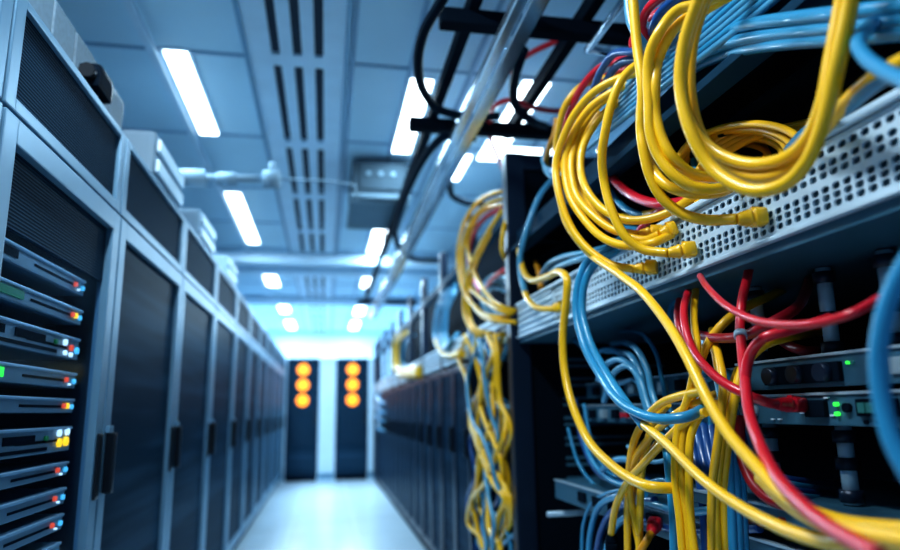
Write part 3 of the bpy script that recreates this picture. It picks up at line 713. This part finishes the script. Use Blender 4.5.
# coil lying behind the panel lip
GC = 'loose yellow coil lying behind the panel lip'
for i in range(9):
    cx, cy, ax, ay, X = 742+random.uniform(-6, 6), 160+random.uniform(-4, 4), 62-4*i+random.uniform(-3, 3), 33-2.1*i, 0.80+0.017*i
    pts = [(cx+ax*math.cos(t)+0.12*ay*math.sin(t), cy-ay*math.sin(t)-0.25*ax*math.cos(t)*0.3, X+0.03*math.sin(t)) for t in [2*math.pi*k/14-0.5 for k in range(14)]]
    cord('yellow2' if i != 3 else 'blue', pts, 'turn of the loose yellow coil lying behind the panel lip' if i != 3 else 'single blue turn among the yellow coil behind the panel lip', GC, r=.0075)
for i in range(5):
    cord('yellow2', [(690+4*i, 182-5*i, .80), (715, 160-6*i, .84), (748, 140-4*i, .88), (785, 128+3*i, .90), (812, 122+6*i, .92)], 'yellow cord end running off the loose coil into the dark rack', 'yellow ends of the loose coil', r=.009)
cord('yellow', [(605, 218, .86), (640, 215, .82), (680, 208, .80), (720, 196, .79), (760, 182, .80)], 'yellow cord resting along the top lip of the patch panel', r=.0095)

# blue cords
cord('blue', [(690, 54, 0.760), (702, 46, 0.750), (725, 32, 0.740), (752, 24, 0.730), (802, 17, 0.710), (850, 12, 0.700), (920, 4, 0.700)], 'top strand of three blue cords sweeping to the upper corner', 'three blue cords sweeping to the upper corner', r=.0112)
cord('blue', [(690, 62, 0.760), (704, 54, 0.750), (732, 42, 0.740), (772, 34, 0.730), (830, 28, 0.710), (920, 20, 0.700)], 'middle strand of three blue cords sweeping to the upper corner', 'three blue cords sweeping to the upper corner', r=.0112)
cord('blue', [(688, 72, 0.770), (706, 62, 0.760), (742, 50, 0.750), (790, 43, 0.730), (850, 38, 0.710), (920, 31, 0.700)], 'lowest strand of three blue cords sweeping to the upper corner', 'three blue cords sweeping to the upper corner', r=.0112)
cord('blue', [(880, 20, .72), (866, 30, .66), (858, 44, .625), (867, 59, .61), (884, 71, .60), (925, 90, .58)], 'short thick blue cord curling at the upper corner beside the panel', r=.0090)
cord('blue', [(790, 150, .80), (803, 136, .77), (822, 122, .74), (845, 108, .70), (863, 92, .67), (885, 76, .65), (920, 62, .63)], 'blue cord rising along the panel top to the upper corner', r=.011)
cord('yellow', [(805, 150, .74), (827, 126, .71), (848, 100, .68), (876, 76, .65), (920, 52, .62)], 'single yellow cord rising along the panel top to the upper corner', r=.0095)
cord('blue', [(975, 190, .56), (935, 226, .55), (907, 262, .54), (889, 300, .53), (880, 340, .525), (879, 370, .525), (883, 405, .525), (894, 445, .525), (925, 500, .53)], 'thick blue cord bowing at the picture edge in front of the lit device', r=.0090)
# light blue bundle along the rail
GB = 'light blue cords lying along the top rail'
for i in range(8):
    d0 = 6.5*i
    pts = [(800+d0*.55, -75+d0*.7, .75), (728+d0*.55, -14+d0*.7, .735), (700+d0*.5, 13+d0*.62, .73), (672+d0*.42, 38+d0*.6, .725), (642+d0*.34, 66+d0*.55, .72), (612+d0*.26, 96+d0*.5, .72), (590+d0*.18, 120+d0*.42, .73), (574+d0*.12, 138+d0*.36, .76)]
    cord('lblue' if i % 3 else 'blue', pts, 'light blue cord in the flat bunch lying along the top rail' if i % 3 else 'mid blue cord in the flat bunch lying along the top rail', GB, r=.0072)
cord('lblue', [(626, -20, .62), (628, 0, .62), (630, 20, .62), (639, 38, .63), (650, 50, .66), (668, 56, .70)], 'light blue cord crossing the straight yellow drop at the top', r=.0095)
GD = 'dark blue cords bowing over the yellow loop bunch'
cord('dblue', [(665, 44, .72), (636, 51, .70), (614, 54, .69), (602, 69, .69), (594, 88, .70), (590, 104, .72)], 'upper dark blue cord bowing over the yellow loop bunch', GD)
cord('dblue', [(668, 52, .74), (640, 59, .72), (620, 63, .71), (608, 78, .71), (602, 95, .72), (598, 110, .73)], 'lower dark blue cord bowing over the yellow loop bunch', GD)
cord('dblue', [(705, -18, .70), (680, -4, .68), (662, 11, .67), (654, 25, .67), (653, 42, .70), (656, 56, .72)], 'outer dark blue cord arching at the top between red ones', GD)
cord('dblue', [(712, -8, .72), (690, 2, .70), (672, 14, .69), (662, 28, .69), (660, 44, .72)], 'inner dark blue cord arching at the top between red ones', GD)
GR = 'red cords at the top of the loop bunch'
cord('red', [(630, 58, .74), (602, 66, .72), (584, 84, .70), (572, 106, .69), (566, 124, .69), (562, 140, .70)], 'red cord arching inside the ochre yellow one', GR)
cord('red', [(640, 66, .76), (610, 74, .74), (592, 92, .72), (582, 112, .71), (578, 128, .72)], 'inner red cord arching under the dark blue ones', GR)
cord('red', [(690, -18, .68), (666, -6, .67), (648, 9, .66), (642, 25, .66), (645, 38, .67), (652, 48, .70)], 'red cord arching at the top next to the straight yellow drop', GR)
cord('red', [(700, -6, .73), (682, 2, .72), (666, 8, .71), (650, 18, .71)], 'red cord end peeping between the dark blue arches', GR)
cord('red', [(645, 30, .71), (634, 38, .70), (633, 46, .70), (640, 54, .72)], 'short red bend beside the light blue crossing', GR)
# red behind the loops
cord('red', [(600, 150, .82), (608, 170, .79), (622, 188, .775), (642, 200, .77), (665, 204, .77), (690, 200, .79), (712, 192, .84)], 'thick red cord sagging behind the yellow loops above the panel', r=.0125)
cord('red', [(635, 238, .80), (645, 224, .79), (660, 211, .79), (680, 202, .80), (700, 200, .84)], 'red cord rising from behind the panel lip', r=.010)
cord('blue', [(606, 176, .84), (612, 190, .82), (621, 205, .81), (638, 214, .81), (660, 216, .83)], 'blue cord sagging just under the thick red one', r=.009)
cord('blue', [(604, 194, .84), (602, 206, .82), (606, 219, .81), (620, 227, .81), (640, 230, .83)], 'lower blue cord curving behind the loop bunch', r=.009)
# small coil at the left of the bunch
cord('orange', [(557, 118, .74), (555, 132, .74), (549, 147, .74), (546, 162, .76), (550, 172, .80)], 'orange yellow cord end hanging beside the loop bunch', r=.010)
for i in range(3):
    cord('lblue', [(545+i, 148, .76), (542+i, 158+4*i, .75), (545+i, 166+4*i, .745), (553, 169+4*i, .75), (562, 165+4*i, .765), (570, 158+4*i, .80)], 'pale blue cord in the small hook beside the loop bunch', 'pale blue hook beside the loop bunch', r=.0052)
# blue and yellow at the left of the panel
cord('lblue', [(552, 180, .86), (541, 194, .80), (533, 211, .76), (525, 236, .73), (520, 258, .72), (521, 276, .72), (525, 292, .72)], 'light blue cord hanging by the rack post end of the panel', r=.0115)
cord('yellow', [(524, 291, .72), (529, 301, .715), (538, 308, .715), (552, 309, .73)], 'short yellow lead continuing the light blue cord into the panel end', r=.0105, plug=(565, 306, .753))
cord('yellow', [(519, 250, .74), (523, 270, .72), (531, 280, .70), (546, 277, .685), (560, 272, .675), (567, 280, .67), (566, 302, .67), (563, 332, .67), (564, 365, .67), (571, 400, .67), (587, 438, .67), (609, 463, .66), (631, 479, .66), (652, 487, .66), (668, 488, .69), (688, 487, .76)],
     'yellow cord hooking over at the panel end and dropping to the hanging bunches', r=.0115)
cord('blue', [(625, 236, .80), (606, 250, .72), (588, 261, .68), (579, 280, .66), (576, 310, .65), (584, 345, .65), (600, 375, .65), (618, 400, .64), (636, 412, .64), (660, 419, .65), (685, 417, .68), (705, 408, .74)],
     'front one of the blue pair curving down across the panel', 'blue pair curving down across the panel', r=.0105)
cord('blue', [(628, 242, .80), (611, 254, .73), (595, 264, .69), (585, 282, .67), (582, 310, .66), (590, 342, .66), (607, 374, .66), (622, 397, .65), (633, 412, .65), (644, 426, .65)],
     'rear one of the blue pair curving down, meeting a yellow cord', 'blue pair curving down across the panel', r=.0105)
for i, (dxx, dyy) in enumerate(((0, 0), (4, 6))):
    cord('lblue', [(540+dxx, 277+dyy, .80), (549+dxx, 264+dyy, .76), (566+dxx, 256+dyy, .73), (590+dxx, 252+dyy*.6, .74), (612, 246+dyy, .80)], ['upper', 'lower'][i]+' of two light blue cords arching over the panel end', 'light blue cords arching over the panel end', r=.0095)
cord('orange', [(536, 262, .84), (540, 276, .80), (541, 288, .78)], 'stub of orange cord at the panel end', r=.012)
# long front yellows
cord('yellow', [(560, 200, .60), (566, 222, .61), (586, 250, .635), (620, 275, .64), (642, 292, .63), (669, 326, .62), (687, 357, .61), (708, 400, .60), (728, 433, .59), (755, 465, .58), (782, 494, .57), (812, 514, .56), (850, 530, .55), (930, 545, .54)],
     'long yellow cord crossing the whole rack diagonally over the panel', r=.0092)
cord('yellow', [(643, 424, .65), (669, 446, .63), (700, 477, .61), (727, 498, .60), (768, 522, .585), (809, 538, .57), (847, 545, .56), (930, 543, .55)],
     'yellow cord continuing from the blue pair along the bottom', r=.0088)
GQ = 'yellow cords leaving at the lower corner'
cord('yellow', [(770, 482, .68), (800, 506, .66), (840, 522, .64), (930, 534, .61)], 'upper yellow cord leaving at the lower corner behind the red one', GQ, r=.0105)
cord('yellow2', [(760, 478, .70), (790, 506, .68), (830, 527, .655), (930, 541, .62)], 'lower yellow cord leaving at the lower corner behind the red one', GQ, r=.0105)
# red cords in front of the lower devices
cord('red', [(752, 250, .84), (748, 274, .80), (742, 301, .76), (740, 325, .74), (742, 350, .72), (745, 380, .69), (749, 412, .66), (758, 440, .625), (775, 474, .58), (801, 504, .545), (831, 528, .525), (880, 556, .50)],
     'bright red cord with a grey sleeve falling from the panel to the lower corner', r=.0088, sleeve=.30)
cord('red', [(830, 318, .82), (808, 325, .77), (787, 331, .73), (764, 338, .70), (750, 355, .70), (745, 382, .69), (748, 405, .67)], 'red cord joining the sleeved red one from the dark rack', r=.0088)
cord('red', [(700, 276, .74), (708, 288, .70), (727, 306, .67), (755, 320, .655), (790, 325, .65), (823, 322, .65), (853, 313, .66), (880, 298, .70)], 'red cord sagging in an arc just under the panel', r=.0064)
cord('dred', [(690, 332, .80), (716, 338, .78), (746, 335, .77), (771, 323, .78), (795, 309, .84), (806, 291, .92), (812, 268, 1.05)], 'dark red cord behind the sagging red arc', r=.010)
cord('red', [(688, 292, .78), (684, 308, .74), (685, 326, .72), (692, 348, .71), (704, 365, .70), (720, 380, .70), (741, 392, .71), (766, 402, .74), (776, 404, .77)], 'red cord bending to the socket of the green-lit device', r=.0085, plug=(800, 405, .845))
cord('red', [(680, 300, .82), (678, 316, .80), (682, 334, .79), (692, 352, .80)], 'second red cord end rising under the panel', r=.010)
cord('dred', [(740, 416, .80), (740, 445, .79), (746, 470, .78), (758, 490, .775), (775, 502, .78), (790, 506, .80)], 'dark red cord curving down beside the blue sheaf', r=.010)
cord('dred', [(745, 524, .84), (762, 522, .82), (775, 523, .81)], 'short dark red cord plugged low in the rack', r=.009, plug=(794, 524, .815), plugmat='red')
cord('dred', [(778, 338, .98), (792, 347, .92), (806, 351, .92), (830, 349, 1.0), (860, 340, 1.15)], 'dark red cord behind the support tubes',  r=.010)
# hanging yellow bunches
GV = 'yellow cords hanging in the bunch left of the blue sheaf'
cord('yellow', [(696, 285, .82), (694, 320, .76), (697, 352, .73), (690, 390, .72), (678, 428, .71), (675, 475, .70), (680, 522, .70), (684, 575, .70)], 'yellow cord hanging in the nearer bunch, outer strand beside the arches', GV, r=.0082)
cord('yellow2', [(716, 394, .80), (704, 399, .76), (692, 410, .73), (684, 430, .72), (682, 475, .71), (688, 522, .71), (692, 575, .71)], 'yellow cord hanging in the nearer bunch, second strand in', GV, r=.0082)
cord('yellow', [(722, 402, .80), (710, 407, .76), (699, 417, .73), (691, 436, .72), (689, 475, .71), (691, 522, .71), (698, 575, .71)], 'yellow cord hanging in the nearer bunch, strand touching the blue sheaf', GV, r=.0082)
GW = 'yellow cords hanging in the bunch right of the blue sheaf'
cord('yellow2', [(712, 335, .82), (719, 358, .77), (723, 385, .75), (719, 432, .73), (712, 490, .73), (712, 575, .73)], 'yellow cord of the farther bunch, first strand', GW, r=.0082)
cord('yellow', [(738, 370, .84), (732, 388, .79), (726, 412, .76), (721, 450, .745), (716, 500, .74), (719, 575, .74)], 'yellow cord of the farther bunch, middle strand', GW, r=.0082)
cord('yellow', [(830, 330, 1.1), (802, 335, .94), (784, 338, .86), (762, 346, .80), (744, 366, .79), (736, 392, .77), (729, 430, .76), (724, 480, .755), (726, 575, .755)], 'yellow cord coming out of the dark and joining the farther bunch', r=.0095)
cord('yellow2', [(790, 286, 1.10), (768, 297, .95), (748, 306, .87), (727, 320, .81), (710, 340, .78), (698, 368, .76), (692, 395, .75), (690, 430, .74)], 'yellow cord from under the panel curving into the nearer bunch', r=.0095)
cord('yellow2', [(712, 330, .84), (715, 352, .80), (722, 380, .78), (736, 402, .78)], 'short yellow cord slanting behind the red plug cord', r=.0085)
GA = 'yellow cords arching over the lower blue tangle'
cord('yellow', [(705, 391, .72), (680, 396, .72), (660, 404, .72), (645, 420, .72), (633, 445, .72), (629, 480, .73), (632, 505, .74), (640, 535, .75)], 'highest yellow arch over the lower blue tangle', GA, r=.0090)
cord('yellow', [(708, 400, .74), (686, 408, .73), (664, 424, .73), (648, 440, .73), (634, 462, .73), (628, 500, .74), (628, 575, .75)], 'second yellow arch over the lower blue tangle', GA, r=.0090)
cord('yellow', [(706, 412, .72), (688, 420, .715), (668, 438, .71), (645, 462, .71), (628, 482, .715), (616, 506, .72), (611, 534, .73)], 'yellow arch with a dark tip reaching farthest toward the post', GA, r=.0090, plug=(612, 549, .735), plugmat='black')
cord('yellow', [(668, 404, .76), (655, 420, .75), (648, 440, .75), (642, 470, .75), (640, 510, .75), (639, 575, .75)], 'straight yellow cord under the arches', GA, r=.0090)
cord('yellow2', [(660, 440, .77), (640, 470, .76), (632, 505, .76), (638, 540, .76), (644, 575, .76)], 'rearmost yellow cord under the arches', GA, r=.0085)
cord('orange', [(640, 552, .74), (646, 542, .75), (651, 533, .77)], 'short orange yellow cord with a red plug at the bottom', r=.009, plug=(656, 521, .80), plugmat='red')
# blue sheaf and tangle
GS = 'blue cords in the hanging sheaf'
strands('blue', [(716, 372, .82), (722, 400, .79), (728, 440, .77), (731, 490, .765), (735, 575, .765)], 3, (5, 0, .012), ['blue cord in the hanging sheaf, strand beside the farther yellow bunch', 'blue cord in the hanging sheaf, middle strand', 'blue cord in the hanging sheaf, strand nearest the dark opening'], GS, r=.0095)
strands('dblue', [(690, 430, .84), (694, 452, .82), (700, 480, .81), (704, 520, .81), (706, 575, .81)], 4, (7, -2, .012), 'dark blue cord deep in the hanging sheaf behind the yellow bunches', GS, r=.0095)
cord('blue', [(660, 428, .74), (667, 452, .72), (669, 470, .715), (673, 510, .71), (675, 575, .71)], 'blue cord hanging just outside the nearer yellow bunch', GS, r=.0095)
GT = 'blue cords sweeping to the lower devices'
for i in range(6):
    cord('dblue' if i % 2 else 'blue', [(722+3*i, 400-6*i, .83+.01*i), (730+3*i, 440-6*i, .82+.01*i), (742+2*i, 470-5*i, .815+.01*i), (760, 492-4.5*i, .815+.01*i), (782, 503-5*i, .82+.01*i), (812, 508-5*i, .92+.01*i), (850, 505-4*i, 1.15)],
         ('dark' if i % 2 else 'bright')+' blue cord in the fan sweeping toward the shelf unit', GT, r=.0085)
GN = 'blue cords in the low tangle'
low = [([(575, 400), (582, 440), (596, 470), (620, 483), (648, 480)], .86), ([(580, 420), (590, 456), (608, 478), (632, 488), (660, 492)], .85),
       ([(588, 560), (591, 530), (598, 508), (618, 496), (645, 494)], .80), ([(595, 562), (600, 535), (610, 514), (630, 503), (655, 500)], .80), ([(604, 565), (609, 540), (620, 522), (640, 512)], .79),
       ([(598, 380), (605, 366), (620, 360), (635, 372), (643, 395), (650, 422)], .84), ([(604, 402), (612, 376), (628, 366), (640, 380), (648, 405), (660, 430)], .83),
       ([(575, 340), (590, 352), (612, 350), (632, 364), (650, 400)], .90), ([(606, 352, 1.0), (622, 352, .90), (634, 360, .84), (641, 374), (645, 395), (652, 415), (668, 432)], .82), ([(612, 344, 1.0), (628, 344, .90), (640, 354, .84), (648, 372), (652, 392), (660, 412), (676, 428)], .82),
       ([(602, 470), (616, 460), (632, 462), (640, 474)], .84), ([(640, 500), (660, 506), (684, 512), (712, 510)], .80), ([(640, 520), (668, 528), (700, 532), (735, 530), (760, 528)], .82)]
LT = ['upper blue cord swooping from the post side into the low tangle', 'lower blue cord swooping from the post side into the low tangle', 'outer blue cord rising from the bottom in the low tangle', 'middle blue cord rising from the bottom in the low tangle',
      'inner blue cord rising from the bottom in the low tangle', 'outer blue loop above the yellow arches', 'inner blue loop above the yellow arches', 'faint blue cord deep behind the blue loops', 'short blue cord dropping beside the blue loops, outer', 'short blue cord dropping beside the blue loops, inner',
      'small blue hump in the low tangle', 'blue cord passing low behind the yellow bunches', 'lowest blue cord running to the bottom unit']
for i, (pts, X) in enumerate(low):
    cord('lblue' if i in (5, 6, 8, 9) else ('blue' if i % 3 else 'dblue'), pts, LT[i], GN, r=.0092, X=X)
GX = 'thin blue cords filling the low tangle'
XT = [([(568, 428), (578, 462), (596, 486), (622, 494)], .90, 'thin blue cord swooping lowest from the post side'), ([(584, 404), (592, 444), (606, 470), (628, 480)], .88, 'thin blue cord swooping innermost from the post side'),
      ([(582, 556), (583, 528), (590, 506), (606, 494), (628, 490)], .82, 'thin blue cord arching outermost from the bottom'), ([(599, 556), (602, 534), (611, 518), (626, 509)], .83, 'thin blue cord arching innermost from the bottom'),
      ([(628, 446), (640, 458), (656, 462), (672, 458)], .84, 'thin pale blue cord hanging in a small swag behind the arches'), ([(636, 474), (648, 482), (662, 480), (676, 486)], .82, 'thin pale blue cord lying on the lowest unit behind the arches'),
      ([(692, 360), (698, 392), (702, 430), (706, 470)], .86, 'thin blue cord dropping behind the red plug cord'), ([(700, 350), (707, 385), (711, 425), (713, 470)], .87, 'second thin blue cord dropping behind the red plug cord'),
      ([(615, 332, 1.05), (634, 332, .95), (648, 340, .90), (657, 356), (662, 380), (668, 405), (682, 430)], .88, 'thin blue cord dropping behind the long diagonal yellow'), ([(620, 384), (634, 380), (646, 396), (652, 424), (664, 446)], .86, 'thin pale blue loop nested in the blue loops')]
for pts, X, t in XT:
    cord('lblue' if 'pale' in t else 'blue', pts, t, GX, r=.0062, X=X)
strands('blue', [(683, 292, .86), (672, 310, .84), (676, 330, .83), (690, 352, .83), (704, 376, .83)], 2, (6, 3, .015), ['blue cord hanging just under the panel beside the red ends', 'second blue cord hanging just under the panel, nearer the red sleeve'], 'blue cords just under the panel', r=.0085)

# far yellow coil and hanging bundle in the open-fronted right cabinet
GF = 'yellow cords coiled above the band beside the rack post'
COIL = [
 [(515, 190, .84), (499, 192, .77), (479, 201, .73), (464, 223, .69), (458, 253, .68), (462, 285, .68), (477, 309, .69), (498, 317, .70), (516, 317, .76)],
 [(516, 199, .84), (502, 199, .78), (484, 207, .74), (469, 226, .70), (463, 252, .69), (466, 288, .69), (479, 313, .69), (500, 321, .70), (516, 322, .75)],
 [(514, 205, .85), (497, 206, .79), (478, 216, .74), (468, 240, .71), (473, 268, .69), (486, 293, .69), (502, 307, .70), (516, 311, .76)],
 [(512, 196, .86), (492, 203, .80), (470, 224, .74), (461, 255, .71), (468, 283, .70), (485, 301, .70), (505, 312, .71), (517, 315, .77)],
 [(513, 212, .86), (500, 220, .80), (486, 242, .74), (475, 266, .71), (468, 292, .69), (470, 318, .70), (480, 331, .71), (492, 333, .74)]]
CL = ['outermost turn', 'second turn', 'turn crossing inward', 'turn behind the others', 'innermost turn dropping below the rest']
for pts, t in zip(COIL, CL):
    cord('yellow' if t[0] != 's' else 'yellow2', pts, t+' of the blurred yellow coil beside the rack post', GF, r=.0100)
cord('yellow', [(502, 210, .74), (488, 232, .70), (474, 258, .68), (466, 282, .68), (464, 310, .68), (472, 330, .69), (482, 336, .72)], 'yellow cord dropping straight through the blurred coil', GF, r=.0095)
cord('yellow', [(508, 215, .76), (503, 232, .72), (502, 250, .72), (508, 264, .76)], 'short yellow cord inside the blurred coil', GF, r=.0095)
cord('red', [(502, 208, .80), (485, 218, .76), (474, 234, .75), (469, 252, .75), (472, 275, .76), (482, 296, .78)], 'red cord curving inside the blurred yellow coil', r=.0125)
cord('red', [(512, 266, .80), (500, 273, .77), (490, 282, .77), (484, 292, .79)], 'short red cord low inside the blurred yellow coil', r=.012)
for i in range(3):
    cord('lblue', [(508, 280+6*i, .82), (492, 276+6*i, .79), (482, 290+5*i, .78), (488, 306+4*i, .79), (505, 310+4*i, .82)], 'pale blue cord bent low inside the blurred yellow coil', 'pale blue cords in the blurred coil', r=.010)
def braid(n, m, lab, grp, phase, amp, xo=0.02, r=.010):
    for i in range(n):
        ph = phase+2*math.pi*i/n+random.uniform(-.4, .4); fr = random.uniform(0.5, 1.5)*random.choice((-1, 1)); a = amp*random.uniform(.35, 1.2); c0 = random.uniform(-7, 7)
        pts = []
        for k in range(13):
            t = k/12; y = 335+t*250
            w = a*(0.65+0.45*math.sin(t*9.5+1.2)**2)
            pts.append((490+c0-4*math.sin(t*6)+w*math.cos(ph+fr*t*6.0)+random.uniform(-3, 3), y+random.uniform(-5, 5), .755+xo+.03*math.sin(ph+fr*t*6.0)))
        cord(m, pts, lab[i % len(lab)], grp, r=r)
braid(9, 'yellow', ['yellow cord in the tangled bundle hanging in the open-fronted cabinet'], 'tangled bundle in the open-fronted cabinet', 0.0, 21, -0.02, .0115)
braid(6, 'blue', ['mid blue cord in the tangled bundle hanging in the open-fronted cabinet'], 'tangled bundle in the open-fronted cabinet', 0.6, 23)
braid(3, 'lblue', ['light blue cord in the tangled bundle hanging in the open-fronted cabinet'], 'tangled bundle in the open-fronted cabinet', 2.0, 20, -0.045, .009)
braid(4, 'dblue', ['dark blue cord in the tangled bundle hanging in the open-fronted cabinet'], 'tangled bundle in the open-fronted cabinet', 1.2, 20)
GG = 'blue cords looping above the band of the next cabinet'
for i in range(4):
    e = 5*i
    cord('lblue', [(456, 284+e*.5, .82), (446+e*.5, 290+e*.4, .78), (437+e*.75, 308, .76), (434+e*.8, 332, .755), (438+e*.7, 348-e*.3, .75), (447+e*.4, 354-e, .76), (458, 350-e*1.1, .80)], ['outer', 'second', 'third', 'inner'][i]+' turn of the blurred blue loop past the yellow coil', GG, r=.012)
cord('yellow', [(436, 340, .745), (441, 352, .742), (449, 356, .742)], 'short yellow lead below the blurred blue loop', r=.014, plug=(463, 354, .752))
for i in range(2):
    cord('yellow', [(410, 326+5*i, .82), (400+4*i, 330+4*i, .77), (394+4*i, 346, .75), (394+4*i, 364, .745), (400+4*i, 375-5*i, .745)], ['outer', 'inner'][i]+' yellow cord of the farthest loop on the right row', 'farthest yellow loop', r=.018, plug=(420, 374-5*i, .752) )
cord('lblue', [(414, 335, .84), (404, 345, .80), (402, 360, .79), (410, 368, .80)], 'pale blue cord inside the farthest yellow loop', r=.016)
for i in range(4):
    cord('lblue', [(383, 392+9*i, .80), (378, 396+9*i, .74), (380, 402+9*i, .735), (388, 404+9*i, .80)], 'pale blue cord hooked on the farthest right cabinets', 'pale blue hooks at the far end', r=.02)

# ------------------------------------------------------------------ world and view
w = bpy.data.worlds.new('world'); bpy.context.scene.world = w; w.use_nodes = True
bg = w.node_tree.nodes['Background']; bg.inputs[0].default_value = (0.22, 0.48, 0.85, 1); bg.inputs[1].default_value = 0.32
sc = bpy.context.scene
sc.view_settings.view_transform = 'Standard'; sc.view_settings.look = 'Medium High Contrast'; sc.view_settings.exposure = -0.15
for b in list(bpy.data.objects):
    if '_o' in b: del b['_o']
